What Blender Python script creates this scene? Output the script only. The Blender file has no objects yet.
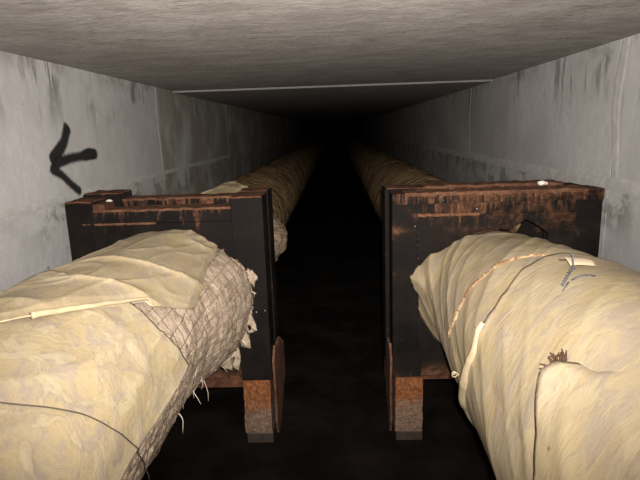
import bpy, bmesh, math, random
from mathutils import Vector, Matrix, noise
random.seed(7)
S = bpy.context.scene
COL = S.collection
PI = math.pi
R = math.radians

# ------------------------------------------------------------------ helpers
def link(o, parent=None):
    COL.objects.link(o)
    if parent:
        o.parent = parent
        o.location = Vector((0, 0, 0))
    return o

def thing(name, label, cat, loc, group=None):
    o = bpy.data.objects.new(name, None)
    o.empty_display_size = .1
    COL.objects.link(o)
    o.location = loc
    o['label'] = label
    o['category'] = cat
    if group:
        o['group'] = group
    return o

def build(name, bm, mat, parent=None, smooth=False, bevel=0, solid=0, sub=0):
    """bm is in world coordinates; it is moved into the parent's frame."""
    if parent is not None:
        off = Vector(parent.location)
        p = parent.parent
        while p is not None:
            off += Vector(p.location)
            p = p.parent
        bmesh.ops.translate(bm, verts=bm.verts, vec=-off)
    me = bpy.data.meshes.new(name)
    bmesh.ops.recalc_face_normals(bm, faces=bm.faces) if not solid else None
    bm.to_mesh(me)
    bm.free()
    me.materials.append(mat)
    for p in me.polygons:
        p.use_smooth = smooth
    o = bpy.data.objects.new(name, me)
    link(o, parent)
    if bevel:
        m = o.modifiers.new('bevel', 'BEVEL')
        m.width = bevel
        m.segments = 2
        m.limit_method = 'ANGLE'
    if solid:
        m = o.modifiers.new('solid', 'SOLIDIFY')
        m.thickness = solid
        m.offset = -1
    return o

def add_box(bm, x0, x1, y0, y1, z0, z1):
    vs = [bm.verts.new((x, y, z)) for x in (x0, x1) for y in (y0, y1) for z in (z0, z1)]
    for f in ((0, 1, 3, 2), (4, 6, 7, 5), (0, 4, 5, 1), (2, 3, 7, 6), (0, 2, 6, 4), (1, 5, 7, 3)):
        bm.faces.new([vs[i] for i in f])
    return vs

def add_prism(bm, poly, fn, a, b):
    """poly: list of 2D points; fn(u, v, w) -> 3D; extruded from w=a to w=b"""
    A = [bm.verts.new(fn(u, v, a)) for u, v in poly]
    B = [bm.verts.new(fn(u, v, b)) for u, v in poly]
    n = len(poly)
    bm.faces.new(A)
    bm.faces.new(B[::-1])
    for i in range(n):
        bm.faces.new((A[i], B[i], B[(i + 1) % n], A[(i + 1) % n]))

def add_tube(bm, pts, r, seg=6, taper=None):
    pts = [Vector(p) for p in pts]
    rings = []
    n = len(pts)
    up = Vector((.13, .31, .94)).normalized()
    for i, p in enumerate(pts):
        t = (pts[min(i + 1, n - 1)] - pts[max(i - 1, 0)]).normalized()
        a = t.cross(up)
        if a.length < 1e-4:
            a = t.cross(Vector((1, 0, 0)))
        a.normalize()
        b = t.cross(a)
        rr = r if taper is None else r + (taper - r) * i / (n - 1)
        rings.append([bm.verts.new(p + (a * math.cos(k * 2 * PI / seg) + b * math.sin(k * 2 * PI / seg)) * rr)
                      for k in range(seg)])
    for i in range(n - 1):
        for k in range(seg):
            bm.faces.new((rings[i][k], rings[i][(k + 1) % seg], rings[i + 1][(k + 1) % seg], rings[i + 1][k]))
    bm.faces.new(rings[0][::-1])
    bm.faces.new(rings[-1])

def interp(tab, x):
    if x <= tab[0][0]:
        return tab[0][1]
    for (a, va), (b, vb) in zip(tab, tab[1:]):
        if x <= b:
            return va + (vb - va) * (x - a) / (b - a)
    return tab[-1][1]

def N(x, y, z=0.):
    return noise.noise(Vector((x, y, z)))

def FB(x, y, z=0., o=4):
    v, a = 0, 1
    for i in range(o):
        v += a * noise.noise(Vector((x, y, z + 11.3 * i)))
        x *= 2.03
        y *= 2.03
        a *= .5
    return v

def ridge(v):
    return 1 - abs(v) * 2

# ------------------------------------------------------------------ materials
class NT:
    def __init__(self, name):
        self.m = bpy.data.materials.new(name)
        self.m.use_nodes = True
        self.t = self.m.node_tree
        self.t.nodes.clear()
        self.out = self.n('ShaderNodeOutputMaterial')
        self.b = self.n('ShaderNodeBsdfPrincipled')
        self.l(self.b.outputs[0], self.out.inputs[0])
        self.pos = self.n('ShaderNodeNewGeometry').outputs['Position']

    def n(self, ty, **kw):
        x = self.t.nodes.new(ty)
        for k, v in kw.items():
            setattr(x, k, v)
        return x

    def l(self, a, b):
        self.t.links.new(a, b)

    def map(self, scale, rot=(0, 0, 0), vec=None, loc=(0, 0, 0)):
        x = self.n('ShaderNodeMapping')
        x.inputs['Scale'].default_value = scale
        x.inputs['Rotation'].default_value = rot
        x.inputs['Location'].default_value = loc
        self.l(vec or self.pos, x.inputs[0])
        return x.outputs[0]

    def noise(self, scale, detail=4, rough=.55, vec=None, dist=0):
        x = self.n('ShaderNodeTexNoise')
        x.inputs['Scale'].default_value = scale
        x.inputs['Detail'].default_value = detail
        x.inputs['Roughness'].default_value = rough
        x.inputs['Distortion'].default_value = dist
        self.l(vec or self.pos, x.inputs['Vector'])
        return x.outputs['Fac']

    def vor(self, scale, vec=None, feature='F1'):
        x = self.n('ShaderNodeTexVoronoi', feature=feature)
        x.inputs['Scale'].default_value = scale
        self.l(vec or self.pos, x.inputs['Vector'])
        return x.outputs['Distance']

    def rng(self, v, a, b, c=0., d=1., smooth=True):
        x = self.n('ShaderNodeMapRange')
        x.interpolation_type = 'SMOOTHSTEP' if smooth else 'LINEAR'
        for i, q in enumerate((a, b, c, d)):
            x.inputs[i + 1].default_value = q
        self.l(v, x.inputs[0])
        return x.outputs[0]

    def math(self, op, a, b=None):
        x = self.n('ShaderNodeMath', operation=op)
        for i, q in enumerate((a, b)):
            if q is None:
                continue
            if isinstance(q, (int, float)):
                x.inputs[i].default_value = q
            else:
                self.l(q, x.inputs[i])
        return x.outputs[0]

    def mix(self, fac, a, b, mode='MIX'):
        x = self.n('ShaderNodeMix', data_type='RGBA', blend_type=mode)
        ins = (x.inputs[0], x.inputs[6], x.inputs[7])
        for s, q in zip(ins, (fac, a, b)):
            if isinstance(q, (int, float)):
                s.default_value = q
            elif isinstance(q, tuple):
                s.default_value = (*q, 1) if len(q) == 3 else q
            else:
                self.l(q, s)
        return x.outputs[2]

    def xyz(self, vec=None):
        x = self.n('ShaderNodeSeparateXYZ')
        self.l(vec or self.pos, x.inputs[0])
        return x.outputs

    def col(self, c):
        if isinstance(c, tuple):
            self.b.inputs['Base Color'].default_value = (*c, 1)
        else:
            self.l(c, self.b.inputs['Base Color'])

    def rough(self, r, spec=.3):
        if isinstance(r, (int, float)):
            self.b.inputs['Roughness'].default_value = r
        else:
            self.l(r, self.b.inputs['Roughness'])
        self.b.inputs['Specular IOR Level'].default_value = spec

    def bump(self, h, strength=.4, dist=.01, prev=None):
        x = self.n('ShaderNodeBump')
        x.inputs['Strength'].default_value = strength
        x.inputs['Distance'].default_value = dist
        self.l(h, x.inputs['Height'])
        if prev:
            self.l(prev, x.inputs['Normal'])
        self.l(x.outputs[0], self.b.inputs['Normal'])
        return x.outputs[0]

def m_wall():
    t = NT('wall_concrete')
    big = t.noise(1.1, 5, .6)
    fine = t.noise(14, 6, .68)
    c = t.mix(t.rng(big, .35, .65), (.40, .390, .382), (.485, .478, .470))
    c = t.mix(t.math('MULTIPLY', t.rng(fine, .42, .68), .4), c, (.40, .385, .36))
    p = t.xyz()
    x, y, z = p[0], p[1], p[2]
    left = t.rng(x, -.1, .1, 1, 0)
    # dark damp streaks running down from the joint with the ceiling
    st = t.noise(1., 5, .72, t.map((7.0, 7.0, 1.1)))
    blot = t.noise(1.9, 3, .5)
    top = t.rng(z, -.05, .40)
    f = t.math('MULTIPLY', t.math('MULTIPLY', t.rng(st, .50, .60), top), t.rng(blot, .47, .56))
    c = t.mix(t.math('MULTIPLY', f, .85), c, (.15, .14, .115))
    # grime along the very top
    g = t.math('MULTIPLY', t.rng(z, .33, .47), t.rng(t.noise(5, 5, .65), .44, .62))
    c = t.mix(t.math('MULTIPLY', g, .6), c, (.20, .185, .16))
    # dirt at the head of the lower course
    low = t.math('MULTIPLY', t.rng(z, -.37, -.43), t.rng(t.noise(3.4, 5, .68, t.map((1, 1, 1.2))), .47, .58))
    band = t.math('MULTIPLY', low, t.rng(z, -.80, -.55))
    band = t.math('MULTIPLY', band, t.rng(y, 2.9, 3.2, .25, 1))
    c = t.mix(t.math('MULTIPLY', band, .8), c, (.20, .195, .165))
    # yellowish stain of the farther panels, plus darkening painted in for light fall-off
    far = t.math('MULTIPLY', t.rng(y, 5.3, 5.42), t.rng(t.noise(1.3, 4, .6), .30, .56))
    c = t.mix(t.math('MULTIPLY', far, t.math('ADD', t.math('MULTIPLY', left, .50), .28)), c, (.24, .215, .16))
    q = t.rng(t.vor(7), .025, .05, 1, 0)
    c = t.mix(t.math('MULTIPLY', q, .6), c, (.08, .075, .07))
    t.col(c)
    t.rough(.9, .12)
    b = t.bump(t.noise(5, 6, .6), .3, .025)
    t.bump(fine, .4, .006, b)
    return t.m

def m_ceiling(k=1.0, name='ceiling_concrete'):
    t = NT(name)
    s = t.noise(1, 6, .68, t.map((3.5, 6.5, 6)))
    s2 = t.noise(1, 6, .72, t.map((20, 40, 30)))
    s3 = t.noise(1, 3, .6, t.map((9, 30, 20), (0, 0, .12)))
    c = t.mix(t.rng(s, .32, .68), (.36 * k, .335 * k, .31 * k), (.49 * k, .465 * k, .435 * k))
    c = t.mix(t.math('MULTIPLY', t.rng(s2, .46, .64), .45), c, (.25 * k, .23 * k, .215 * k))
    # dark dashes left by the formwork
    c = t.mix(t.math('MULTIPLY', t.math('MULTIPLY', t.rng(s3, .57, .66), t.rng(t.noise(1.5, 3), .42, .6)), .6), c, (.17 * k, .155 * k, .145 * k))
    c = t.mix(t.math('MULTIPLY', t.rng(t.noise(.8, 4, .6), .5, .75), .3), c, (.30 * k, .26 * k, .22 * k))
    t.col(c)
    t.rough(.92, .1)
    b = t.bump(s2, .45, .008)
    t.bump(s, .3, .02, b)
    return t.m

def m_mortar(c0=(.50, .485, .45), name='mortar'):
    t = NT(name)
    n = t.noise(14, 5, .6)
    t.col(t.mix(t.rng(n, .35, .7), tuple(x * .82 for x in c0), c0))
    t.rough(.95, .1)
    t.bump(n, .5, .01)
    return t.m

def m_floor():
    t = NT('wet_mud')
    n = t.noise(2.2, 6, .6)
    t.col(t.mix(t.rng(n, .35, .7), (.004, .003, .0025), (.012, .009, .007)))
    t.rough(t.rng(n, .3, .7, .75, .95), .06)
    t.bump(t.noise(9, 6, .6), .5, .03)
    return t.m

def m_black(name, rust=.5, drips=True):
    """old bitumen-black paint with rust bleeding through"""
    t = NT(name)
    n = t.noise(5.5, 6, .65)
    f = t.noise(38, 4, .7)
    base = t.mix(t.rng(n, .3, .7), (.004, .003, .0026), (.011, .0082, .0068))
    rustc = t.mix(t.rng(f, .35, .65), (.055, .022, .011), (.135, .064, .034))
    z = t.xyz()[2]
    if drips:
        st = t.noise(1, 4, .75, t.map((34, 34, 2.6)))
        up = t.rng(z, -.62, -.37, 0, .30, False)
        d = t.rng(t.math('ADD', t.math('ADD', st, up), t.math('MULTIPLY', t.math('SUBTRACT', n, .5), .5)),
                  .73 - .06 * rust, .86)
        up2 = t.rng(z, -1.42, -1.56, 0, 1)
        if rust > 1:
            d = t.math('MAXIMUM', d, t.math('MULTIPLY', t.math('MULTIPLY', t.rng(z, -.75, -.45), t.rng(t.noise(12, 5, .7), .40, .62)), t.math('MULTIPLY', t.rng(t.xyz()[0], .5, .75), .55)))
        d = t.math('MAXIMUM', t.math('MULTIPLY', d, .85), t.math('MULTIPLY', up2, t.rng(n, .35, .6)))
    else:
        d = t.rng(n, .62 - .12 * rust, .78)
    c = t.mix(d, base, rustc)
    # pale specks of lime
    s = t.rng(t.vor(13), .03, .05, 1, 0)
    c = t.mix(t.math('MULTIPLY', s, t.rng(t.noise(3, 2), .5, .6)), c, (.42, .38, .33))
    t.col(c)
    t.rough(t.rng(n, .3, .7, .6, .85), .08)
    b = t.bump(n, .3, .01)
    t.bump(f, .35, .004, b)
    return t.m

def m_rust(name='flaking_rust', a=(.055, .023, .013), b_=(.135, .066, .037)):
    t = NT(name)
    n = t.noise(11, 6, .7)
    f = t.noise(46, 5, .7)
    c = t.mix(t.rng(n, .3, .7), a, b_)
    c = t.mix(t.math('MULTIPLY', t.rng(f, .5, .68), .7), c, (.045, .022, .015))
    t.col(c)
    t.rough(.92, .15)
    b = t.bump(n, .6, .012)
    t.bump(f, .6, .006, b)
    return t.m

def m_leg():
    t = NT('rusty_leg_steel')
    n = t.noise(9, 6, .7)
    f = t.noise(40, 5, .7)
    z = t.xyz()[2]
    rust = t.mix(t.rng(f, .35, .68), (.09, .032, .013), (.24, .09, .03))
    grey = t.mix(t.rng(f, .35, .68), (.10, .06, .04), (.20, .135, .095))
    k = t.rng(t.math('ADD', z, t.math('MULTIPLY', t.math('SUBTRACT', n, .5), .5)), -1.66, -1.78)
    c = t.mix(k, rust, grey)
    c = t.mix(t.math('MULTIPLY', t.rng(n, .56, .68), .7), c, (.04, .02, .014))
    t.col(c)
    t.rough(.9, .2)
    b = t.bump(n, .6, .012)
    t.bump(f, .6, .006, b)
    return t.m

def m_cover(name, seed=0, sx=(5, 2.8), patch=.8, dust=.85, k=.405):
    """yellow glassine paper, dusty, with cleaner yellow patches (coordinates: UV = arc length, run)"""
    t = NT(name)
    uv = t.n('ShaderNodeUVMap').outputs[0]
    v = t.map((1, 1, 1), (0, 0, .35), uv, (seed, seed * .7, 0))
    C = lambda r_, g_, b_: (r_ * k, g_ * k, b_ * k)
    n1 = t.noise(1, 5, .6, t.map((sx[0], sx[1], 1), (0, 0, 0), v), .6)
    n2 = t.noise(1, 6, .68, t.map((sx[0] * 2.2, sx[1] * 2.2, 1), (0, 0, 0), v), .9)
    n3 = t.noise(1, 5, .65, t.map((sx[0] * 9, sx[1] * 9, 1), (0, 0, 0), v))
    c = t.mix(t.rng(n1, .35, .65), C(.84, .68, .44), C(.88, .69, .39))
    c = t.mix(t.math('MULTIPLY', t.rng(n2, .47, .60), dust), c, C(.70, .57, .44))
    # cleaner patches with a sharp edge, outlined by dirt
    n4 = t.noise(1, 2, .5, t.map((sx[0] * 1.9, sx[1] * 2.2, 1), (0, 0, 0), v, (3, 7, 0)), .6)
    rim = t.math('MULTIPLY', t.rng(n4, .52, .55), t.rng(n4, .59, .56))
    c = t.mix(t.math('MULTIPLY', rim, .3 * patch), c, C(.45, .36, .27))
    c = t.mix(t.math('MULTIPLY', t.rng(n4, .56, .58), patch), c, C(.98, .83, .54))
    c = t.mix(t.math('MULTIPLY', t.rng(n3, .56, .68), .30), c, C(.42, .33, .26))
    sp = t.rng(t.vor(4.1, t.map((1, 1, 1), (0, 0, .4), uv)), .02, .04, 1, 0)
    c = t.mix(t.math('MULTIPLY', sp, .8), c, (.20, .09, .035))
    t.col(c)
    t.rough(t.rng(n2, .4, .65, .45, .7), .3)
    b = t.bump(n2, .4, .012)
    t.bump(n3, .3, .004, b)
    return t.m

def m_wool(name='mineral_wool', a=(.31, .235, .17), b_=(.50, .40, .30)):
    t = NT(name)
    n = t.noise(13, 6, .7)
    f = t.noise(95, 4, .7)
    c = t.mix(t.rng(n, .3, .7), a, b_)
    c = t.mix(t.math('MULTIPLY', t.rng(f, .45, .65), .5), c, tuple(x * .55 for x in a))
    t.col(c)
    t.rough(.95, .1)
    b = t.bump(n, .6, .02)
    t.bump(f, .8, .008, b)
    return t.m

def m_far(name='brown_wrapping'):
    t = NT(name)
    n = t.noise(4, 5, .6)
    f = t.noise(1, 4, .6, t.map((2.5, 26, 2.5)))
    c = t.mix(t.rng(n, .3, .7), (.19, .12, .058), (.30, .20, .10))
    c = t.mix(t.math('MULTIPLY', t.rng(f, .45, .65), .75), c, (.05, .03, .016))
    t.col(c)
    t.rough(.7, .25)
    t.bump(f, .6, .02)
    return t.m

def m_plain(name, c, rough=.6, spec=.3, metal=0, var=.3, sc=20):
    t = NT(name)
    n = t.noise(sc, 4, .6)
    t.col(t.mix(t.rng(n, .3, .7), tuple(x * (1 - var) for x in c), c))
    t.rough(rough, spec)
    t.b.inputs['Metallic'].default_value = metal
    return t.m

def m_spray():
    t = NT('black_spray_paint')
    at = t.n('ShaderNodeVertexColor')
    at.layer_name = 'cover'
    sep = t.n('ShaderNodeSeparateColor')
    t.l(at.outputs[0], sep.inputs[0])
    n = t.noise(45, 4, .7)
    a = t.math('ADD', sep.outputs[0], t.math('MULTIPLY', t.math('SUBTRACT', n, .5), .55))
    a = t.rng(a, .18, 1.0)
    t.col((.022, .021, .022))
    t.rough(.6, .2)
    t.l(a, t.b.inputs['Alpha'])
    return t.m

WALL = m_wall()
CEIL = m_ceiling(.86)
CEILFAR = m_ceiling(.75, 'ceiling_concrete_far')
MORT = m_mortar((.50, .485, .465))
EDGE = m_mortar((.30, .28, .25), 'slab_lit_edge')
FLOOR = m_floor()
BLACK = m_black('bitumen_black_steel', .7)
BLACK_R = m_black('bitumen_black_steel_weathered', 1.3)
POST = m_black('black_post_steel', .25, False)
RUST = m_rust()
RUSTB = m_rust('dark_rust', (.045, .018, .010), (.12, .05, .026))
LEG = m_leg()
COVA = m_cover('glassine_paper', 0, (6.5, 4.6), .5)
COVB = m_cover('glassine_paper_upper', 3, (5, 3), .35, .6)
COVR = m_cover('glassine_paper_pleated', 6, (2.4, 5.5), .3, .75)
ROLL = m_plain('folded_paper', (.40, .32, .20), .5, .3, 0, .15)
WOOL = m_wool()
WOOLD = m_wool('dirty_mineral_wool', (.17, .115, .075), (.34, .25, .17))
WIRE = m_plain('dull_wire', (.17, .12, .085), .5, .4, .3, .5, 30)
DARKW = m_plain('dark_wire', (.10, .08, .065), .5, .4, .3)
STEEL = m_rust('pipe_steel', (.04, .022, .015), (.10, .05, .03))
FAR = m_far()
FLAPM = m_cover('glassine_paper_brightened', 9, (4, 4), .2, .35, .85)  # far flap: colour raised to make up for the weaker light there
TIE = m_plain('grey_blue_wire', (.09, .10, .115), .6, .3, 0, .6, 60)
STRAND = m_plain('pale_fibre', (.55, .45, .36), .9, .1, 0, .3)
SEAMM = m_rust('dried_adhesive', (.16, .075, .035), (.46, .33, .19))
CRUMB = m_plain('pale_mortar', (.62, .58, .52), .9, .1, 0, .3)
SPRAY = m_spray()
STITCH = m_plain('limed_weld', (.028, .022, .018), .8, .1, 0, .7, 40)
SEAMR = m_rust('weld_rust', (.06, .025, .013), (.16, .075, .04))

# ------------------------------------------------------------------ the tunnel
XL, XR, ZC, ZF = -1.785, 1.725, .47, -1.97
Y0, Y1 = -2.5, 34.0
Y_STEP = 5.92

def struct(name, bm, mat, parent=None, **k):
    o = build(name, bm, mat, parent, **k)
    o['kind'] = 'structure'
    return o

def wall(name, x, sgn, joints, course):
    """two courses of precast blocks, bevelled, with slightly different faces"""
    bm = bmesh.new()
    ys = [Y0] + joints + [Y1]
    rnd = random.Random(3 if sgn > 0 else 5)
    for (a, b) in zip(ys, ys[1:]):
        dx = 0.0
        for (z0, z1, e) in ((course, ZC + .02, dx), (ZF - .3, course, -.004)):
            xi = x + sgn * e
            xo = x + sgn * .3
            add_box(bm, min(xi, xo), max(xi, xo), a + .0005, b - .0005, z0 + .0005, z1 - .0005)
    return struct(name, bm, WALL, bevel=.002)

wl = wall('wall_left', XL, -1, [-1.4, 1.95, 5.34, 8.75, 12.1, 15.5, 18.9, 22.3], -.385)
wr = wall('wall_right', XR, 1, [-.15, 3.33, 6.85, 10.3, 13.7, 17.1, 20.5, 23.9], -.40)

def smear(name, parent, x, sgn, pts, w, seed, mat=MORT):
    """irregular band of pointing mortar on a wall, following pts = [(y, z), ...]"""
    bm = bmesh.new()
    rows = []
    P = []
    for (a, b) in zip(pts, pts[1:]):
        n = max(2, int(math.hypot(b[0] - a[0], b[1] - a[1]) / .025))
        P += [(a[0] + (b[0] - a[0]) * i / n, a[1] + (b[1] - a[1]) * i / n) for i in range(n)]
    P.append(pts[-1])
    for i, (y, z) in enumerate(P):
        q = P[min(i + 1, len(P) - 1)]
        q0 = P[max(i - 1, 0)]
        ty, tz = q[0] - q0[0], q[1] - q0[1]
        L = math.hypot(ty, tz) or 1
        ny, nz = -tz / L, ty / L
        row = []
        ww = w * (1 + .25 * FB(i * .06, seed, 0, 2))
        cc = .2 * w * FB(i * .04, seed + 5, 0, 2)
        for k in range(7):
            s = (k / 6 - .5) * 2
            h = .0012 + .0005 * N(i * .5, k * .6, seed) - (.006 if abs(s) == 1 else 0)
            off = cc + ww * .5 * s
            row.append(bm.verts.new((x - sgn * h, y + ny * off, z + nz * off)))
        rows.append(row)
    for r0, r1 in zip(rows, rows[1:]):
        for k in range(6):
            bm.faces.new((r0[k], r0[k + 1], r1[k + 1], r1[k]))
    return struct(name, bm, mat, parent, smooth=True)

for j, yy in enumerate((5.34, 8.75)):
    smear('mortar_joint', wl, XL + .001, -1, [(yy, ZC), (yy - .02, .1), (yy + .01, -.385)], .06, 3 + j)
smear('mortar_joint', wl, XL + .004, -1, [(1.6, -.39), (4.0, -.395), (5.34, -.385), (8.75, -.39)], .05, 9)
for j, yy in enumerate((3.30, 6.85)):
    smear('mortar_joint', wr, XR - .001, 1, [(yy - .03, ZC), (yy + .02, .1), (yy - .01, -.40)], .11 if j == 0 else .06, 13 + j)
smear('mortar_joint', wr, XR - .004, 1, [(2.2, -.40), (4.6, -.41), (6.85, -.395), (10.3, -.40)], .10, 19)

# floor: uneven wet mud
bm = bmesh.new()
nx, ny = 40, 160
g = [[bm.verts.new((XL - .05 + (XR - XL + .1) * i / nx, Y0 + (Y1 - Y0) * (j / ny) ** 1.5,
      ZF + .012 * FB((XL + i * .09) * 1.3, (Y1 - Y0) * (j / ny) ** 1.5 * 1.3))) for i in range(nx + 1)] for j in range(ny + 1)]
for j in range(ny):
    for i in range(nx):
        bm.faces.new((g[j][i], g[j][i + 1], g[j + 1][i + 1], g[j + 1][i]))
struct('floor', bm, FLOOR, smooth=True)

# ceiling slabs: the near one a little higher than those beyond the joint
bm = bmesh.new()
add_box(bm, XL - .25, XR + .25, Y0, Y_STEP, ZC, ZC + .3)
cl = struct('ceiling', bm, CEIL, bevel=.002)
bm = bmesh.new()
yy = Y_STEP + .004
while yy < Y1:
    add_box(bm, XL - .25, XR + .25, yy, min(yy + 2.987, Y1), ZC - .018, ZC + .3)
    yy += 2.99
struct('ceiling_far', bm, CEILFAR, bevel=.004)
# bead along the lower slab's lip, shaping the bright line of its lit edge
bm = bmesh.new()
P = []
for i in range(90):
    x = XL + .02 + (XR - XL - .04) * i / 89
    P.append((x, Y_STEP - .002 + .002 * N(i * .3, 2), ZC - .009 + .003 * N(i * .25, 0)))
add_tube(bm, P, .0045, 6)
struct('trim_1', bm, EDGE, smooth=True)

# sprayed arrow on the left wall
def spray_stroke(bm, lay, P, w, h):
    rows = []
    n = 26
    pts = []
    for i in range(n + 1):
        s = i / n * (len(P) - 1)
        k = min(int(s), len(P) - 2)
        f = s - k
        pts.append((P[k][0] + (P[k + 1][0] - P[k][0]) * f, P[k][1] + (P[k + 1][1] - P[k][1]) * f,
                    P[k][2] + (P[k + 1][2] - P[k][2]) * f))
    # round ends
    for i, (y, z, a) in enumerate(pts):
        q, q0 = pts[min(i + 1, n)], pts[max(i - 1, 0)]
        ty, tz = q[0] - q0[0], q[1] - q0[1]
        L = math.hypot(ty, tz)
        row = []
        for k in range(9):
            s = (k / 8 - .5) * 2
            e = min(i, n - i) / 2.5
            end = min(1, e)
            v = bm.verts.new((XL + h + .0045, y - tz / L * w * s, z + ty / L * w * s))
            row.append((v, max(0, (1 - s * s)) * end * a))
        rows.append(row)
    for r0, r1 in zip(rows, rows[1:]):
        for k in range(8):
            f = bm.faces.new((r0[k][0], r0[k + 1][0], r1[k + 1][0], r1[k][0]))
            for lp in f.loops:
                for v, c in (r0[k], r0[k + 1], r1[k], r1[k + 1]):
                    if lp.vert == v:
                        lp[lay] = (c, c, c, 1)

bm = bmesh.new()
lay = bm.loops.layers.color.new('cover')
# coordinates on the wall: (y, z, density)
spray_stroke(bm, lay, [(3.50, .10, 1.2), (3.41, -.03, 1.05), (3.20, -.165, 1.4)], .076, .001)
spray_stroke(bm, lay, [(3.17, -.17, 1.2), (3.45, -.135, 1.0), (3.62, -.128, 1.0), (3.74, -.118, 1.5), (3.92, -.128, .85)], .062, .0016)
spray_stroke(bm, lay, [(3.17, -.165, 1.2), (3.33, -.235, 1.0), (3.44, -.31, 1.0), (3.58, -.39, 1.1)], .056, .0022)
arrow = build('painted_arrow', bm, SPRAY, wl)
arrow['label'] = 'black spray-painted arrow pointing left'

# ------------------------------------------------------------------ pipe supports
def support(name, label, xa, xb, cx, mirror, notch):
    """xa..xb: the frame's width; inner side is nearer the middle of the tunnel"""
    zt, zp, zb = -.372, (-.432 if not mirror else -.402), -1.527
    cz = -.95
    ya = 3.0
    root = thing(name, label, 'pipe support', ((xa + xb) / 2, ya + .22, ZF), 'steel frames carrying the pipes')
    fin = lambda u: u if not mirror else xa + xb - u     # u measured as on the left support
    X = lambda a, b: (min(fin(a), fin(b)), max(fin(a), fin(b)))
    if not mirror:
        PB = BLACK
    else:
        PB = BLACK_R
    # plates with the hole for the pipe
    for (nm, y0, th, z1) in (('front_plate', ya + .018, .016, zp), ('rear_plate', ya + .425, .016, -.398)):
        bm = bmesh.new()
        n = 72
        hole = []
        for i in range(n):
            a = 2 * PI * i / n
            r = .345
            if notch and R(42) < a < R(74):
                r = .45
            hole.append((cx + r * math.cos(a), cz + r * math.sin(a)))
        outer = []
        xl, xr = xa + .01, xb - .01
        for i in range(n):
            a = 2 * PI * i / n
            dx, dz = math.cos(a), math.sin(a)
            ts = []
            if abs(dx) > 1e-6:
                ts.append(((xr if dx > 0 else xl) - cx) / dx)
            if abs(dz) > 1e-6:
                ts.append(((z1 if dz > 0 else zb) - cz) / dz)
            t_ = min(ts)
            outer.append([cx + t_ * dx, cz + t_ * dz])
        # snap the corners
        for (px, pz) in ((xl, z1), (xr, z1), (xl, zb), (xr, zb)):
            k = min(range(n), key=lambda i: (outer[i][0] - px) ** 2 + (outer[i][1] - pz) ** 2)
            outer[k] = [px, pz]
        V = {}
        for (tag_, y) in (('f', y0), ('b', y0 + th)):
            V[tag_ + 'o'] = [bm.verts.new((p[0], y, p[1])) for p in outer]
            V[tag_ + 'h'] = [bm.verts.new((p[0], y, p[1])) for p in hole]
        for i in range(n):
            j = (i + 1) % n
            bm.faces.new((V['fo'][i], V['fo'][j], V['fh'][j], V['fh'][i]))
            bm.faces.new((V['bo'][i], V['bh'][i], V['bh'][j], V['bo'][j]))
            bm.faces.new((V['fh'][i], V['fh'][j], V['bh'][j], V['bh'][i]))
            bm.faces.new((V['fo'][i], V['bo'][i], V['bo'][j], V['fo'][j]))
        build(nm, bm, PB if nm == 'front_plate' else POST, root)
    # reinforcing plate welded round the pipe, with a rusty weld on its upper edge
    bm = bmesh.new()
    d0, d1, dt, db = cx - .455, cx + .455, -.512, -1.36
    rr_ = [(.436 if notch and R(44) < 2 * PI * i / 48 < R(72) else .36) for i in range(48)]
    ring = [(rr_[i] * math.cos(2 * PI * i / 48), rr_[i] * math.sin(2 * PI * i / 48)) for i in range(48)]
    o2 = []
    for (hx, hz) in ring:
        s = min((d1 - cx) / abs(hx) if abs(hx) > 1e-6 else 9, ((dt - cz) if hz > 0 else (cz - db)) / abs(hz) if abs(hz) > 1e-6 else 9)
        o2.append([cx + hx * s, cz + hz * s])
    for (px, pz) in ((d0, dt), (d1, dt), (d0, db), (d1, db)):
        k = min(range(48), key=lambda i: (o2[i][0] - px) ** 2 + (o2[i][1] - pz) ** 2)
        o2[k] = [px, pz]
    yf, yb = ya + .002, ya + .019
    Fo = [bm.verts.new((p[0], yf, p[1])) for p in o2]
    Fh = [bm.verts.new((cx + p[0], yf, cz + p[1])) for p in ring]
    Bo = [bm.verts.new((p[0], yb, p[1])) for p in o2]
    Bh = [bm.verts.new((cx + p[0], yb, cz + p[1])) for p in ring]
    for i in range(48):
        j = (i + 1) % 48
        bm.faces.new((Fo[i], Fo[j], Fh[j], Fh[i]))
        bm.faces.new((Fo[i], Bo[i], Bo[j], Fo[j]))
        bm.faces.new((Fh[i], Fh[j], Bh[j], Bh[i]))
    rp = build('reinforcing_plate', bm, PB, root)
    bm = bmesh.new()
    l0, l1 = (d0 - .06, d0 + .40) if not mirror else (d0, d0 + .36)
    add_tube(bm, [(l0 + (l1 - l0) * i / 30, yf + .008 + .004 * N(i * .7, 3), dt + .004 * N(i * .5, 1)) for i in range(31)], .011, 6)
    w = build('weld_bead', bm, SEAMR, rp, smooth=True)
    w['label'] = 'rusty weld bead'
    bm = bmesh.new()
    wx = (d0 + .003) if mirror else (xb - .197)
    zz0 = dt - .01
    while zz0 > -1.0:
        L_ = .018 + .012 * N(zz0 * 30, 2)
        add_tube(bm, [(wx + .002 * N(zz0 * 40, 5), ya + (.004 if mirror else .012), zz0), (wx, ya + (.002 if mirror else .010), zz0 - L_ * .5), (wx, ya + (.004 if mirror else .012), zz0 - L_)], .006, 6)
        zz0 -= .040
    add_tube(bm, [(wx, ya + .006 + (0 if mirror else .008), dt - .008), (wx, ya + .006 + (0 if mirror else .008), -1.0)], .003, 6)
    build('stitch_weld', bm, STITCH, rp, smooth=True)
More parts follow.
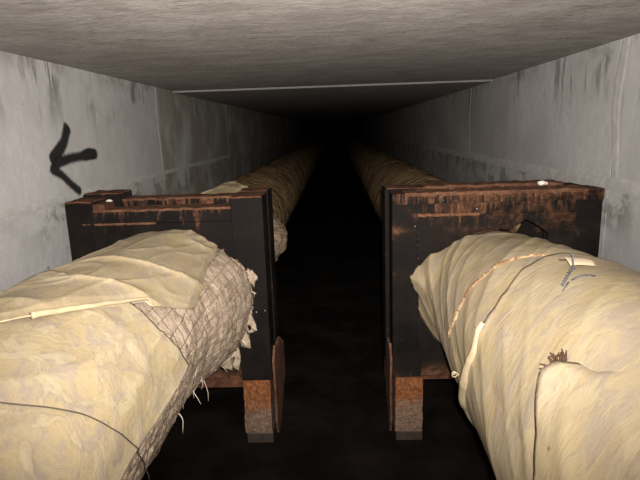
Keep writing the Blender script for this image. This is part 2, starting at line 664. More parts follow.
    # corner posts: channels, web towards the outside of the frame
    def channel(u0, u1, y0, y1, z0, z1, mat, nm='post'):
        """C-section standing on end: web on the u1 side, toes on the u0 side"""
        t_ = .014
        prof = [(u0, y0), (u1, y0), (u1, y1), (u0, y1), (u0, y1 - t_), (u1 - t_ if u1 > u0 else u1 + t_, y1 - t_),
                (u1 - t_ if u1 > u0 else u1 + t_, y0 + t_), (u0, y0 + t_)]
        prof = [(fin(u), y) for u, y in prof]
        bm = bmesh.new()
        add_prism(bm, prof, lambda u, v, w_: (u, v, w_), z0, z1)
        return build(nm, bm, mat, root, bevel=.004)
    ua, ub = xa, xb
    if not mirror:
        channel(ub - .19, ub, ya, ya + .205, zb - .01, zt, POST)             # inner front
        channel(ub - .18, ub + .004, ya + .235, ya + .445, zb - .01, zt + .004, POST)   # inner rear
        channel(ua + .165, ua, ya, ya + .205, zb - .01, zt - .004, POST)      # outer front
        channel(ua + .235, ua, ya + .235, ya + .445, zb - .01, zt + .016, POST)
    else:
        channel(ub - .012 - .165, ub, ya + .012, ya + .205, zb - .01, zt - .012, POST)
        channel(ub - .18, ub + .022, ya + .235, ya + .445, zb - .01, zt - .006, POST)
        channel(ua + .15, ua, ya + .012, ya + .205, zb - .01, zt - .012, POST)
        channel(ua + .235, ua, ya + .235, ya + .445, zb - .01, zt - .020, POST)
    # rust caps (scaled, swollen rust lying on the tops of the posts and flanges)
    def crust(nm, x0, x1, y0, y1, z, h, seed, mat=RUST, lab=None, drip=0):
        bm = bmesh.new()
        nx_ = max(4, int(abs(x1 - x0) / .012))
        ny_ = max(4, int((y1 - y0) / .02))
        top = []
        for j in range(ny_ + 1):
            row = []
            for i in range(nx_ + 1):
                x = x0 + (x1 - x0) * i / nx_
                y = y0 + (y1 - y0) * j / ny_
                y += .004 * N(x * 30, seed) if j in (0, ny_) else 0
                row.append(bm.verts.new((x, y, z + h * (.75 + .7 * FB(x * 14, y * 14, seed, 3)))))
            top.append(row)
        for j in range(ny_):
            for i in range(nx_):
                bm.faces.new((top[j][i], top[j][i + 1], top[j + 1][i + 1], top[j + 1][i]))
        # skirts
        def skirt(vs, dz):
            lo = []
            for v in vs:
                d = dz * (1 + .9 * FB(v.co.x * 26, seed + 3, 0, 3)) if dz > .006 else dz
                lo.append(bm.verts.new((v.co.x, v.co.y, v.co.z - h - max(.003, d))))
            for a, b in zip(range(len(vs) - 1), range(1, len(vs))):
                bm.faces.new((vs[a], lo[a], lo[b], vs[b]))
        skirt(top[0], drip or .004)
        skirt(top[-1], .004)
        skirt([r_[0] for r_ in top], .004)
        skirt([r_[-1] for r_ in top], .004)
        o = build(nm, bm, mat, root)
        if lab:
            o['label'] = lab
        return o
    if not mirror:
        fx0, fx1 = ua + .165, ub - .19
        # top flanges (angle steel) between the posts
        for (y0, y1, z, f0, f1) in ((ya + .002, ya + .16, zp, fx0, fx1), (ya + .27, ya + .445, -.400, ua + .235, ub - .18)):
            bm = bmesh.new()
            add_prism(bm, [(y0, z), (y1, z), (y1, z - .03), (y1 - .014, z - .03), (y1 - .014, z - .014), (y0 + .014, z - .014), (y0 + .014, z - .075), (y0, z - .075)],
                      lambda u, v, w_: (w_, u, v), f0, f1)
            build('top_flange', bm, PB, root)
            crust('rust_crust', f0, f1, y0 - .003, y1, z, .008, y0, RUST, 'rust scale along the top', .005)
        crust('rust_crust', ua + .004, ua + .16, ya - .002, ya + .2, zt - .004, .006, 2, RUSTB)
        crust('rust_crust', ua + .01, ua + .23, ya + .236, ya + .44, zt + .016, .006, 4, RUSTB)
        crust('rust_crust', ub - .18, ub - .004, ya + .24, ya + .44, zt + .004, .006, 6, RUSTB)
        crust('rust_crust', ub - .185, ub - .004, ya - .002, ya + .2, zt, .005, 8, RUSTB)
        # small lug beside the outer post
        bm = bmesh.new()
        add_box(bm, ua + .165, ua + .235, ya + .0, ya + .15, zp, zt - .018)
        build('lug', bm, RUSTB, root, bevel=.005)
    else:
        A, B = min(fin(ua), fin(ub)), max(fin(ua), fin(ub))
        for (y0, y1, z, f0, f1) in ((ya - .004, ya + .14, zt - .010, A + .002, B - .002), (ya + .27, ya + .44, zt - .004, A + .16, B - .12)):
            bm = bmesh.new()
            add_prism(bm, [(y0, z), (y1, z), (y1, z - .014), (y0 + .014, z - .014), (y0 + .014, z - .06), (y0, z - .06)],
                      lambda u, v, w_: (w_, u, v), f0, f1)
            build('top_flange', bm, PB, root)
            crust('rust_crust', f0 + .07, f1 - .10 if y0 < ya + .1 else f1, y0 - .003, y1, z, .009, y0 + 1, RUST, 'rust scale along the top', .012 if y0 < ya + .1 else .006)
        crust('rust_crust', A - .01, A + .17, ya + .24, ya + .44, zt - .006, .006, 6, RUSTB)
    # bottom bar under the plate
    bm = bmesh.new()
    x0, x1 = X(ua + .05, ub - .19)
    bh = .055 if not mirror else .022
    add_prism(bm, [(ya + .005, zb), (ya + .2, zb), (ya + .2, zb - .014), (ya + .019, zb - .014), (ya + .019, zb - bh), (ya + .005, zb - bh)],
              lambda u, v, w_: (w_, u, v), x0, x1)
    build('bottom_bar', bm, RUSTB, root)
    # legs under the four corners, standing in the mud
    for (u0, u1, y0, y1) in ((ub - .185, ub - .015, ya + .0, ya + .19), (ub - .17, ub - .02, ya + .25, ya + .43),
                             (ua + .17, ua + .01, ya + .0, ya + .19), (ua + .17, ua + .01, ya + .25, ya + .43)):
        bm = bmesh.new()
        x0, x1 = X(u0, u1)
        vs = add_box(bm, x0, x1, y0, y1, ZF + .065, zb - .008)
        bmesh.ops.subdivide_edges(bm, edges=bm.edges, cuts=9, use_grid_fill=True)
        for v in bm.verts:
            p = v.co
            v.co += Vector((N(p.x * 17, p.z * 17, 1), N(p.y * 17, p.z * 17, 5), 0)) * .006
            v.co.x += (-.012 if not mirror else .0) * (p.z + 1.53) * -1 * (1 if p.x < (x0 + x1) / 2 else .2)
        lg = build('leg', bm, LEG, root)
        bm = bmesh.new()
        add_box(bm, x0 + .002, x1 + .002, y0 - .002, y1 - .01, ZF - .02, ZF + .066)
        ft = build('foot', bm, m_foot, lg, bevel=.006)
    # rusty cover plate on the inner side, bridging post and legs
    bm = bmesh.new()
    zz = [(.03, -1.42), (.09, -1.34), (.15, -1.37), (.28, -1.36), (.40, -1.44), (.42, -1.58), (.40, -1.70), (.34, -1.72), (.31, -1.82), (.20, -1.84), (.17, -1.91), (.06, -1.94), (.02, -1.85), (.04, -1.72), (.025, -1.6)]
    ang = .05 if not mirror else 0
    side = fin(ub) + (.002 if not mirror else -.002)
    sg = 1 if not mirror else -1
    base = [(yy_, z_) for (yy_, z_) in zz]
    add_prism(bm, base, lambda u, v, w_: (side + sg * (w_ + ang * u + .008 * N(u * 12, v * 12)), ya + u, v), .0, .014)
    sp = build('side_plate', bm, RUST, root)
    return root

m_foot = m_plain('wet_foot', (.045, .032, .025), .6, .3)
sl = support('pipe_support', 'black steel pipe support with stepped corner posts around the left pipe, near the wall arrow',
             -1.612, -.437, -1.025, False, False)
sr = support('pipe_support', 'black steel pipe support with rust dripping down its front, around the right pipe',
             .322, 1.533, .925, True, True)

# ------------------------------------------------------------------ the pipes
class Axis:
    def __init__(self, cx, cz):
        self.cx, self.cz = cx, cz
    def p(self, phi, y, r):
        return Vector((self.cx + r * math.cos(phi), y, self.cz + r * math.sin(phi)))

AL = Axis(-1.025, -.95)
AR = Axis(.925, -.95)

def shell(name, parent, ax, mat, ph0, ph1, nph, y0, y1, ny, rad, ragged=0, closed=False, solid=.004, label=None, smooth=True, seed=0):
    """skin around a pipe. y0, y1: functions of phi (deg); rad(phi deg, y, s, u)"""
    bm = bmesh.new()
    uvl = bm.loops.layers.uv.new('UVMap')
    uvs = {}
    rows = []
    for i in range(nph + (0 if closed else 1)):
        ph = ph0 + (ph1 - ph0) * i / nph
        a, b = y0(ph), y1(ph)
        row = []
        for j in range(ny + 1):
            s = j / ny
            y = a + (b - a) * s
            v = bm.verts.new(ax.p(R(ph), y, rad(ph, y, s, i / nph)))
            uvs[v] = (R(ph) * .43, y)
            row.append(v)
        rows.append(row)
    m = len(rows)
    for i in range(m if closed else m - 1):
        r0, r1 = rows[i], rows[(i + 1) % m]
        for j in range(ny):
            f = bm.faces.new((r0[j], r0[j + 1], r1[j + 1], r1[j]))
            for lp in f.loops:
                u = uvs[lp.vert]
                if closed and i == m - 1 and lp.vert in (r1[j], r1[j + 1]):
                    u = (u[0] + R(360) * .43, u[1])
                lp[uvl].uv = u
    bm.normal_update()
    # outward normals so the sheet thickens inwards
    f = next(iter(bm.faces))
    c = f.calc_center_median()
    if f.normal.dot(c - Vector((ax.cx, c.y, ax.cz))) < 0:
        bmesh.ops.reverse_faces(bm, faces=bm.faces)
    o = build(name, bm, mat, parent, smooth=smooth, solid=solid)
    if label:
        o['label'] = label
    return o

K = lambda v: (lambda ph: v)
T = lambda *tab: (lambda ph: interp(tab, ph))

def steel_tube(parent, ax):
    bm = bmesh.new()
    n = 40
    ra, rb = .30, .288
    rings = []
    for (y, r) in ((-2.2, rb), (-2.2, ra), (30, ra), (30, rb)):
        rings.append([bm.verts.new(ax.p(2 * PI * k / n, y, r)) for k in range(n)])
    for a in range(4):
        for k in range(n):
            bm.faces.new((rings[a][k], rings[a][(k + 1) % n], rings[(a + 1) % 4][(k + 1) % n], rings[(a + 1) % 4][k]))
    return build('steel_pipe', bm, STEEL, parent, smooth=True)

def strand(parent, pts, r=.002, mat=None, name='loose_fibre'):
    bm = bmesh.new()
    add_tube(bm, pts, r, 5, r * .5)
    return build(name, bm, mat or STRAND, parent, smooth=True)

# ---------- left pipe
PL = thing('insulated_pipe', 'heating pipe on the left in torn yellow paper over bare grey wool and wire mesh', 'pipe',
           (AL.cx, 3.2, AL.cz), 'insulated pipes through the tunnel')
steel_tube(PL, AL)

def wool_r(ph, y):
    r = .418 + .011 * FB(ph * .045, y * 6, 2) + .006 * N(ph * .2, y * 20, 4)
    p = ph if ph < 180 else ph - 360
    low = max(0, min(1, (8 - p) / 18)) if p > -90 else 1
    near = max(0, min(1, (2.55 - y) / .5))
    r -= .034 * low * near
    q = ph if ph < 180 else ph - 360
    r -= .035 * max(0, min(1, (y - 2.3) / .4)) * max(0, min(1, (q - 48) / 12))
    r += .088 * max(0, min(1, (y - 2.3) / .55)) * max(0, min(1, (48 - q) / 30)) * max(0, min(1, (q + 75) / 40))
    return r

def wool_end(ph):
    p = ph if ph < 180 else ph - 360
    e = 2.955 + .04 * FB(ph * .11, 7.7) + .03 * N(ph * .7, 1) + .02 * N(ph * 1.6, 3)
    if p < -5:
        e += .02 * N(ph * 1.1, 4) - .12 * max(0, min(1, (-p - 20) / 30)) + .05 * N(ph * .31, 9)
    return e

def wl_rad(ph, y, s, u):
    r = wool_r(ph, y)
    p = ph if ph < 180 else ph - 360
    if -80 < p < 30:
        k = max(0, min(1, (wool_end(ph) - y) / .02)) 
        r += .010 * N(ph * .45, y * 16, 3) + .007 * N(ph * 1.3, y * 40, 8)
    e = wool_end(ph)
    if e - y < .05:
        r -= .25 * (.05 - (e - y)) + .02 * N(ph * .9, y * 30) * (1 if y < e else 1)
    return r
shell('wool_insulation', PL, AL, WOOL, 0, 360, 300, K(-1.8), wool_end, 240, wl_rad, closed=True, solid=.07,
      label='bare grey mineral wool')

# wire netting over the bare wool: lines round the pipe and along it
bm = bmesh.new()
y = 1.30
k = 0
while y < 2.86:
    P = []
    a0 = -62
    for i in range(46):
        ph = a0 + i * (118 / 45)
        yy_ = y + .03 * math.sin(R(ph)) + .014 * N(ph * .06, y * 3)
        P.append(AL.p(R(ph), yy_, wool_r(ph % 360, yy_) + .0055))
    add_tube(bm, P, .00145, 4)
    y += .070
    k += 1
for i in range(14):
    ph = -60 + i * 8.8
    P = []
    n = 44
    for j in range(n + 1):
        yy_ = 1.25 + (2.90 - 1.25) * j / n
        pp = ph + 2.2 * N(yy_ * 4, i * 3.1) + 3 * (yy_ - 2)
        P.append(AL.p(R(pp), yy_, wool_r(pp % 360, yy_) + .0055))
    add_tube(bm, P, .00145, 4)
build('wire_mesh', bm, WIRE, PL, smooth=True)

# lower paper sheet
A_end = T((5, 1.30), (9, 1.62), (10.5, 1.83), (20, 1.80), (31, 1.765), (42, 1.76), (60, 1.80), (110, 1.95), (150, 2.0))
def A_rad(ph, y, s, u):
    r = .438
    r += .013 * FB(ph * .02 + 3, y * 1.6, 1, 3)
    w = N(ph * .018 + y * 1.1, y * .8 - ph * .004, 5)
    r += .011 * max(0, ridge(w)) ** 6
    w2 = N(ph * .05 - y * .9, y * 2.1, 8)
    r += .005 * max(0, ridge(w2)) ** 4
    r += .010 * max(0, (s - .94) / .06) * (.5 + N(ph * .07, 2)) + .004 * max(0, (.03 - u) / .03)
    return r
shell('cover_sheet', PL, AL, COVA, 8.5, 168, 190, K(-1.8), lambda p: A_end(p) + .012 * N(p * .16, 3), 300, A_rad, solid=.004)

# upper paper sheet, overlapping the lower one
B_beg = T((27.5, 2.14), (36, 1.99), (45, 1.85), (49, 1.855), (62.5, 1.60), (75, 1.42), (95, 1.28), (150, 1.1))
B_end = T((27.5, 2.19), (36, 2.50), (43.5, 2.93), (50, 2.88), (62, 2.91), (72, 2.90), (90, 2.86), (150, 2.8))
def B_rad(ph, y, s, u):
    r = .449 - .030 * max(0, min(1, (y - 1.6) / .9)) * max(0, min(1, (ph - 40) / 25))
    r += .010 * FB(ph * .02, y * 1.8, 11, 3)
    if ph < 45:
        r = max(r, wool_r(ph, y) + .012)
    w = N(ph * .012 - y * .9, y * 2.3 + ph * .012, 15)
    r += .015 * max(0, ridge(w)) ** 6
    w2 = N(ph * .045, y * 3.0 + ph * .02, 18)
    r += .005 * max(0, ridge(w2)) ** 4
    e = B_end(ph)
    d = e - y
    if d < .25:
        r += .028 * (1 - d / .25) ** 2 * max(0, min(1, 1 - abs(ph - 66) / 22))
        r -= .012 * (1 - d / .25)
    r -= .012 * max(0, (.10 - s) / .10)
    return r
cb = shell('cover_sheet', PL, AL, COVB, 27.5, 168, 170, lambda p: B_beg(p) + .008 * N(p * .2, 6), lambda p: B_end(p) + .012 * N(p * .13, 8), 170, B_rad, solid=.004)
# thick folded edge of the upper sheet
bm = bmesh.new()
P = []
for i in range(40):
    f = i / 39
    ph = 75 + (48.5 - 75) * f
    yy_ = B_beg(ph) - .002
    P.append(AL.p(R(ph), yy_, .459 + .004 * N(i * .2, 3)))
add_tube(bm, P, .0115, 8, .006)
build('folded_edge', bm, ROLL, cb, smooth=True)

# a thin binding wire round the lower sheet, ending in a free curl
bm = bmesh.new()
tie = ((110, .80), (80, .93), (55, 1.048), (46, 1.105), (36, 1.162), (25, 1.221), (13, 1.292), (3, 1.35), (-10, 1.42), (-22, 1.47))
P = []
for i in range(70):
    ph = 110 - 132 * i / 69
    yy_ = interp([(a, b) for a, b in tie][::-1], ph)
    r = A_rad(ph, yy_, .5, .5) + .006 if ph > 8.5 else wool_r(ph % 360, yy_) + .016 + max(0, -ph) * .001
    P.append(AL.p(R(ph), yy_, r))
add_tube(bm, P, .0019, 6)
build('tie_wire', bm, DARKW, PL, smooth=True)

# tufts and strands hanging from the torn edge of the wool
rnd = random.Random(21)
for i in range(20):
    ph = rnd.uniform(-48, 8)
    yy_ = wool_end(ph % 360) - rnd.uniform(0, .06) if i < 12 else rnd.uniform(2.0, 2.7)
    if i >= 12:
        ph = rnd.uniform(-40, -24)
    r = wool_r(ph % 360, min(yy_, 2.9)) - .012
    p = AL.p(R(ph), yy_, r)
    L = rnd.uniform(.03, .09) if i < 15 else rnd.uniform(.08, .17)
    dx = rnd.uniform(-.02, .04)
    dy = rnd.uniform(-.03, .02)
    pts = [p + Vector((dx * f + .012 * math.sin(f * 5 + i), dy * f, -L * f ** 1.4)) for f in (0, .15, .3, .45, .6, .8, 1)]
    pts[0] = AL.p(R(ph), yy_, r - .03)
    strand(PL, pts, rnd.choice((.0025, .004, .007)) if i < 12 else .0028)

# matted clumps of wool sticking out of the torn end
rnd = random.Random(33)
for i in range(15):
    ph = (33, 21, 16, 12, 3, -4, -7, -13, -16, -22, -25, -31, -34, -38, -44)[i] + rnd.uniform(-1.5, 1.5)
    yy_ = wool_end(ph % 360) - rnd.uniform(.01, .09)
    r0 = wool_r(ph % 360, yy_) - .035
    L = rnd.choice((.02, .035, .045, .075))
    W = rnd.uniform(.02, .06)
    DR = rnd.uniform(.02, .11) * (1 if ph < 5 else .3)
    bm = bmesh.new()
    rings = []
    for a in range(8):
        f = a / 7
        c = AL.p(R(ph), yy_ + .03 * f, r0 + L * f) + Vector((0, 0, -DR * f * f))
        tdir = Vector((-math.sin(R(ph)), 0, math.cos(R(ph))))
        ring = []
        for b in range(9):
            th = 2 * PI * b / 9
            w_ = W * (1 - f ** 4) * (1 + 1.3 * N(a * .7, b * .9, i * 3.3) + .5 * N(a * 2.1, b * 1.9, i)) + .002
            ring.append(bm.verts.new(c + tdir * (math.cos(th) * w_) + Vector((.2, 1, 0)) * (math.sin(th) * w_ * .45)))
        rings.append(ring)
    for q0, q1 in zip(rings, rings[1:]):
        for b in range(9):
            bm.faces.new((q0[b], q0[(b + 1) % 9], q1[(b + 1) % 9], q1[b]))
    bm.faces.new(rings[-1])
    build('wool_tuft', bm, WOOL, PL, smooth=True)

# short metal staples glinting on the netting
for (ph, yy_, dl) in ((33, 2.66, .06), (24, 2.72, .05), (37, 2.28, .05), (20, 2.4, .05), (30, 2.86, .04)):
    pts = [AL.p(R(ph - 8 * f), yy_ + dl * f, wool_r(ph % 360, yy_) + .012 + .006 * math.sin(f * 3)) for f in (0, .33, .66, 1)]
    strand(PL, pts, .0022, ROLL, 'staple')
# upright bits on the crest of the left pipe
for (ph, yy_, h) in ((112, 2.02, .03), (113, 1.9, .015)):
    p = AL.p(R(ph), yy_, .44)
    strand(PL, [p, p + Vector((.004, 0, h * .5)), p + Vector((0, 0, h))], .006, DARKW, 'wire_end')

# beyond the support: brown spiral wrapping, a slipped paper cover and hanging wool
def far_rad(ax_seed):
    def f(ph, y, s, u):
        q = y + .10 * math.sin(R(ph) + ax_seed) + .03 * N(ph * .02, y * .6, ax_seed)
        t_ = (q / .105) % 1
        r = .412 + .034 * t_ - .024 * (t_ > .88)
        return r + .012 * FB(math.cos(R(ph)) * 1.3, y * 1.5, math.sin(R(ph)) * 1.3 + ax_seed, 3)
    return f
shell('spiral_wrap', PL, AL, FAR, 0, 360, 72, lambda p: 4.95 + .10 * N(p * .03, 2), K(30.0), 860, far_rad(1.), closed=True, solid=.05,
      label='brown spiral wrapping beyond the support')
shell('wool_insulation', PL, AL, WOOLD, 0, 360, 160, lambda p: 3.50 + .035 * FB(p * .06, 2), lambda p: 5.15, 70,
      lambda ph, y, s, u: .420 + .018 * FB(ph * .05, y * 5, 9) - .02 * s + (.20 + .06 * N(ph * .2, y * 9)) * math.exp(-((((ph + 180) % 360 - 180) - 14) / 26) ** 2 - ((y - 4.1) / .65) ** 2),
      closed=True, solid=.06, label='ragged wool beyond the support')
shell('cover_sheet', PL, AL, FLAPM, 30, 160, 90, lambda p: 3.50 + .03 * N(p * .1, 5),
      lambda p: interp(((30, 4.0), (48, 4.5), (70, 5.0), (100, 5.35), (160, 5.5)), p) + .05 * N(p * .05, 1), 90,
      lambda ph, y, s, u: .456 + .014 * FB(ph * .03, y * 3, 3) + .02 * max(0, ridge(N(ph * .02, y * 2, 4))) ** 4, solid=.004)
for i in range(9):
    ph = rnd.uniform(-60, -12)
    ph += 25
    yy_ = 3.6 + rnd.uniform(0, .7)
    p = AL.p(R(ph), yy_, .42)
    L = rnd.uniform(.05, .16)
    strand(PL, [p + Vector((.02 * f + .01 * math.sin(4 * f + i), 0, -L * f)) for f in (0, .25, .5, .75, 1)], rnd.choice((.004, .008, .011)), STRAND)

# ---------- right pipe
PR = thing('insulated_pipe', 'heating pipe on the right fully wrapped in pleated overlapping yellow paper', 'pipe',
           (AR.cx, 3.2, AR.cz), 'insulated pipes through the tunnel')
steel_tube(PR, AR)
shell('wool_insulation', PR, AR, WOOLD, 0, 360, 160, K(-1.8), lambda p: 2.985 + .02 * FB(p * .07, 3), 120,
      lambda ph, y, s, u: .392 + .012 * FB(ph * .05, y * 6, 19) - .036 * max(0, min(1, (y - 2.3) / .5)) - (.012 if s > .985 else 0), closed=True, solid=.05,
      label='dirty grey wool at the end by the support')

def pleats(ph, y, seed, amp, n=3.2):
    """folds running diagonally round the pipe"""
    q = y * n + ph * .016 + .35 * N(ph * .012, y * .8, seed)
    w = N(q * 1.25, ph * .006, seed + 3)
    w2 = N(q * 2.9 + 5, ph * .012, seed + 6)
    return amp * (max(0, ridge(w)) ** 4 + .5 * max(0, ridge(w2)) ** 3)

R1_end = T((40, 2.80), (90, 2.84), (102, 2.86), (118, 2.90), (141, 2.90), (161, 2.975), (215, 2.98), (260, 2.95))
def R1_rad(ph, y, s, u):
    r = .412 + .010 * FB(ph * .02, y * 2, 31, 3)
    k = max(0, min(1, (2.95 - y) / .5))
    r += pleats(ph, y, 33, .013 * (1 - .4 * k), 1.9)
    r -= .055 * max(0, min(1, (y - 2.2) / .6)) * max(0, min(1, (150 - ph) / 50))
    r += .05 * max(0, (y - 2.85) / .12) * max(0, 1 - abs(ph - 172) / 12)
    r += .045 * max(0, (y - 2.72) / .25) * max(0, min(1, (ph - 135) / 25))
    if ph > 185:
        r += .02 * min(1, (ph - 185) / 20) * k
    return r
shell('cover_sheet', PR, AR, COVR, 35, 275, 260, K(1.75), lambda p: R1_end(p) + .012 * FB(p * .12, 4) + (.02 * N(p * .5, 2) if 160 < p < 215 else 0), 130, R1_rad, solid=.004)

R2_end = T((40, 1.98), (77, 2.02), (93, 2.07), (117, 1.995), (132, 1.90), (147, 1.845), (164, 1.827), (182, 1.88), (205, 1.98), (260, 2.0))
def R2_rad(ph, y, s, u):
    r = .434 + .012 * FB(ph * .02, y * 1.6, 41, 3)
    r += pleats(ph, y, 43, .0065, 1.7)
    if ph > 168:
        r += .020 * min(1, (ph - 168) / 35) + .015 * min(1, max(0, (1.9 - y) / .4)) * min(1, (ph - 168) / 35)
    d = R2_end(ph) - y
    if d < .04:
        r += .010 * (1 - d / .04) * max(0, min(1, (ph - 110) / 40))
    return r
r2 = shell('cover_sheet', PR, AR, COVR, 35, 275, 240, K(-1.8), lambda p: R2_end(p) + .008 * FB(p * .1, 14), 220, R2_rad, solid=.004)
# pale turned-back hem along the lower half of that sheet
bm = bmesh.new()
P0 = []
P1 = []
for i in range(60):
    ph = 150 + 80 * i / 59
    e = R2_end(ph)
    w = .012 + .035 * min(1, (ph - 150) / 40) * (1 + .3 * N(ph * .1, 5))
    P0.append((ph, e + .006 + .006 * N(ph * .2, 1)))
    P1.append((ph, e - w))
rows = []
for (a, b) in zip(P0, P1):
    row = []
    for f in (0, .15, .5, .85, 1):
        yy_ = a[1] + (b[1] - a[1]) * f
        row.append(bm.verts.new(AR.p(R(a[0]), yy_, R2_rad(a[0], min(yy_, R2_end(a[0])), 1, 0) + .012 * math.sin(PI * min(1, f * .9 + .1)) + .001)))
    rows.append(row)
for r0_, r1_ in zip(rows, rows[1:]):
    for k in range(4):
        bm.faces.new((r0_[k], r0_[k + 1], r1_[k + 1], r1_[k]))
hm = build('turned_hem', bm, ROLL, r2, smooth=True)

R3_end = T((40, 1.30), (113, 1.256), (120, 1.253), (130, 1.283), (140, 1.326), (144, 1.322), (149, 1.296), (160, 1.217), (170, 1.157), (260, .9))
def R3_rad(ph, y, s, u):
    r = .450 - .012 * max(0, min(1, (138 - ph) / 12)) + .012 * FB(ph * .02, y * 1.6, 41, 3)
    r += pleats(ph, y, 53, .006, 1.4)
    if ph > 168:
        r += .035 * min(1, (ph - 168) / 35)
    d = R3_end(ph) - y
    if d < .09:
        k = (1 - d / .09)
        r += .030 * k * max(0, 1 - abs(ph - 143) / 16) - .040 * k * max(0, min(1, (137 - ph) / 8))
    return r
r3 = shell('cover_sheet', PR, AR, COVR, 35, 275, 240, K(-1.8), lambda p: R3_end(p) + .005 * FB(p * .1, 24), 160, R3_rad, solid=.004)
# dark wool showing in the tear at its corner
bm = bmesh.new()
rnd = random.Random(4)
for i in range(26):
    ph = 140 + rnd.uniform(-5, 4)
    yy_ = 1.335 + rnd.uniform(-.015, .022)
    p = AR.p(R(ph), yy_, .448)
    q = AR.p(R(ph + rnd.uniform(-3.5, 1)), yy_ + rnd.uniform(-.005, .02), .458 + rnd.uniform(.0, .009))
    add_tube(bm, [p, (p + q) / 2 + Vector((0, 0, .004)), q], .0035, 5, .001)
tf = build('wool_tuft', bm, m_plain('dark_wool', (.07, .04, .025), .95, .05), PR, smooth=True)
tf['label'] = 'dark wool tuft in the tear'

# brown line of dried adhesive where an older seam has come apart
S_y = [(92, 1.957), (102, 2.064), (111, 2.11), (122, 2.129), (136, 2.142), (149, 2.163), (166, 2.167), (184, 2.22)]
bm = bmesh.new()
rows = []
n = 150
for i in range(n + 1):
    ph = 86 + (182 - 86) * i / n
    yy_ = interp(S_y, ph) + .06
    w = .017 * max(.25, 1 + 1.2 * FB(ph * .22, 5, 0, 3)) * min(1, (182 - ph) / 20 + .15)
    row = []
    for k in range(5):
        s = (k / 4 - .5) * 2
        y2 = yy_ + s * w + .004 * N(ph * .9, k)
        h = .007 * (1 - s * s) + .005 * N(ph * .9, k * 1.7) - (.004 if abs(s) == 1 else 0)
        row.append(bm.verts.new(AR.p(R(ph), y2, R1_rad(ph, y2, .5, .5) + h)))
    rows.append(row)
for r0_, r1_ in zip(rows, rows[1:]):
    for k in range(4):
        bm.faces.new((r0_[k], r0_[k + 1], r1_[k + 1], r1_[k]))
sm = build('torn_seam', bm, SEAMM, PR)
sm['label'] = 'brown flaking seam round the paper'

# twisted grey-blue wire tie and a lifted scrap of paper beside it
bm = bmesh.new()
def on(ph, y, h):
    return AR.p(R(ph), y, R2_rad(ph, y, .9, .5) + h)
for off in (0, PI):
    add_tube(bm, [on(113 - 9 * f + .6 * math.sin(f * 20 + off), 1.70 + .06 * f, .006 + .022 * f + .004 * math.cos(f * 20 + off)) for f in [i / 24 for i in range(25)]], .0028, 5)
add_tube(bm, [on(104 - 1 * f, 1.76, .026) + Vector((-.012 * f, 0, .05 * f)) for f in (0, .3, .6, 1)], .003, 5)
add_tube(bm, [on(108 - 9 * f, 1.71 - .02 * f, .006 + .01 * math.sin(3 * f)) for f in (0, .25, .5, .75, 1)], .0025, 5)
add_tube(bm, [on(110 + 5 * f, 1.70 - .04 * f, .007) for f in (0, .3, .6, 1)], .0025, 5)
build('wire_tie', bm, TIE, PR, smooth=True)
bm = bmesh.new()
rows = []
for i in range(9):
    f = i / 8
    row = []
    for j in range(7):
        g_ = j / 6
        ph = 103 - 11 * f
        yy_ = 1.80 + .10 * g_ * (1 - .6 * f)
        row.append(bm.verts.new(on(ph, yy_, .012 + .022 * math.sin(PI * g_) * (1 - .3 * f) + .01 * (1 - f))))
    rows.append(row)
for a, b in zip(rows, rows[1:]):
    for j in range(6):
        bm.faces.new((a[j], a[j + 1], b[j + 1], b[j]))
build('paper_scrap', bm, COVB, PR, smooth=True, solid=.002)
# curled scrap of pale film at the lower overlap
bm = bmesh.new()
P = []
for i in range(30):
    f = i / 29
    a = f * 4 * PI
    c0 = AR.p(R(184), 1.93, .47)
    P.append(c0 + Vector((.013 * math.cos(a) * (1 - .5 * f), .03 * f, .013 * math.sin(a) * (1 - .5 * f))))
add_tube(bm, P, .0025, 5)
build('curled_film', bm, ROLL, PR, smooth=True)
shell('spiral_wrap', PR, AR, FAR, 0, 360, 72, lambda p: 3.50 + .02 * N(p * .05, 2), K(30.0), 920, far_rad(2.4), closed=True, solid=.05,
      label='brown spiral wrapping beyond the support')

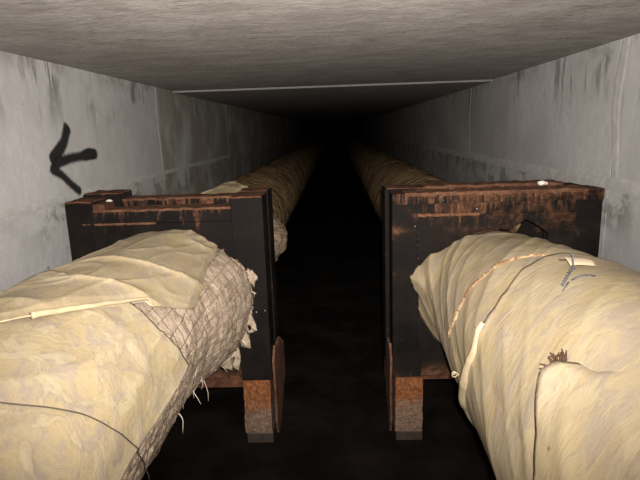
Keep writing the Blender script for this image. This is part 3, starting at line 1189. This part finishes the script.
# ------------------------------------------------------------------ crumbs on the supports
def crumb(label, x, y, z, s, seed):
    bm = bmesh.new()
    bmesh.ops.create_icosphere(bm, subdivisions=3, radius=1)
    for v in bm.verts:
        d = 1 + .35 * noise.noise(v.co * 1.6 + Vector((seed, 0, 0))) + .12 * noise.noise(v.co * 5)
        v.co = Vector((v.co.x * s * 1.5 * d, v.co.y * s * d, v.co.z * s * .7 * d))
    bmesh.ops.translate(bm, verts=bm.verts, vec=(x, y, z))
    o = build('mortar_crumb', bm, CRUMB, None, smooth=True)
    c = Vector((x, y, z))
    o.data.transform(Matrix.Translation(-c))
    o.location = c
    o['label'] = label
    o['category'] = 'rubble'
    return o
crumb('pale mortar crumb lying on the rusty top of the right support', 1.24, 3.16, -.359, .020, 1)
crumb('tiny pale crumb on the left support beside its outer corner post', -1.395, 3.12, -.385, .012, 5)

# ------------------------------------------------------------------ camera
f_px = 518.0
roll = R(1.5)
v = Vector(((335 - 320) / f_px, (240 - 129) / f_px, -1)).normalized()     # tunnel direction in camera space
u = Vector((-math.sin(roll), math.cos(roll), 0))
u = (u - v * u.dot(v)).normalized()
xw = v.cross(u)
M = Matrix((xw, v, u)).to_4x4()
cam = bpy.data.cameras.new('camera')
cam.sensor_width = 36
cam.sensor_fit = 'HORIZONTAL'
cam.lens = 36 * f_px / 640
cam.clip_start = .02
co = bpy.data.objects.new('camera', cam)
COL.objects.link(co)
co.matrix_world = M
S.camera = co

# ------------------------------------------------------------------ light: the camera's flash, in a dark tunnel
fl = bpy.data.lights.new('flash', 'SPOT')
fl.energy = 930
fl.color = (1.0, .94, .885)
fl.shadow_soft_size = .018
fl.spot_size = R(106)
fl.spot_blend = 1.0
fo = bpy.data.objects.new('flash', fl)
COL.objects.link(fo)
fo.location = (.035, -.01, .05)
aim = Vector((-.14, 3.0, .14))
fo.rotation_euler = aim.to_track_quat('-Z', 'Y').to_euler()

w = bpy.data.worlds.new('dark')
S.world = w
w.use_nodes = True
bg = w.node_tree.nodes['Background']
bg.inputs[0].default_value = (.05, .05, .05, 1)
bg.inputs[1].default_value = .004

S.view_settings.view_transform = 'Standard'
S.view_settings.look = 'None'
S.view_settings.gamma = 1
S.view_settings.use_curve_mapping = False
S.view_settings.exposure = 0
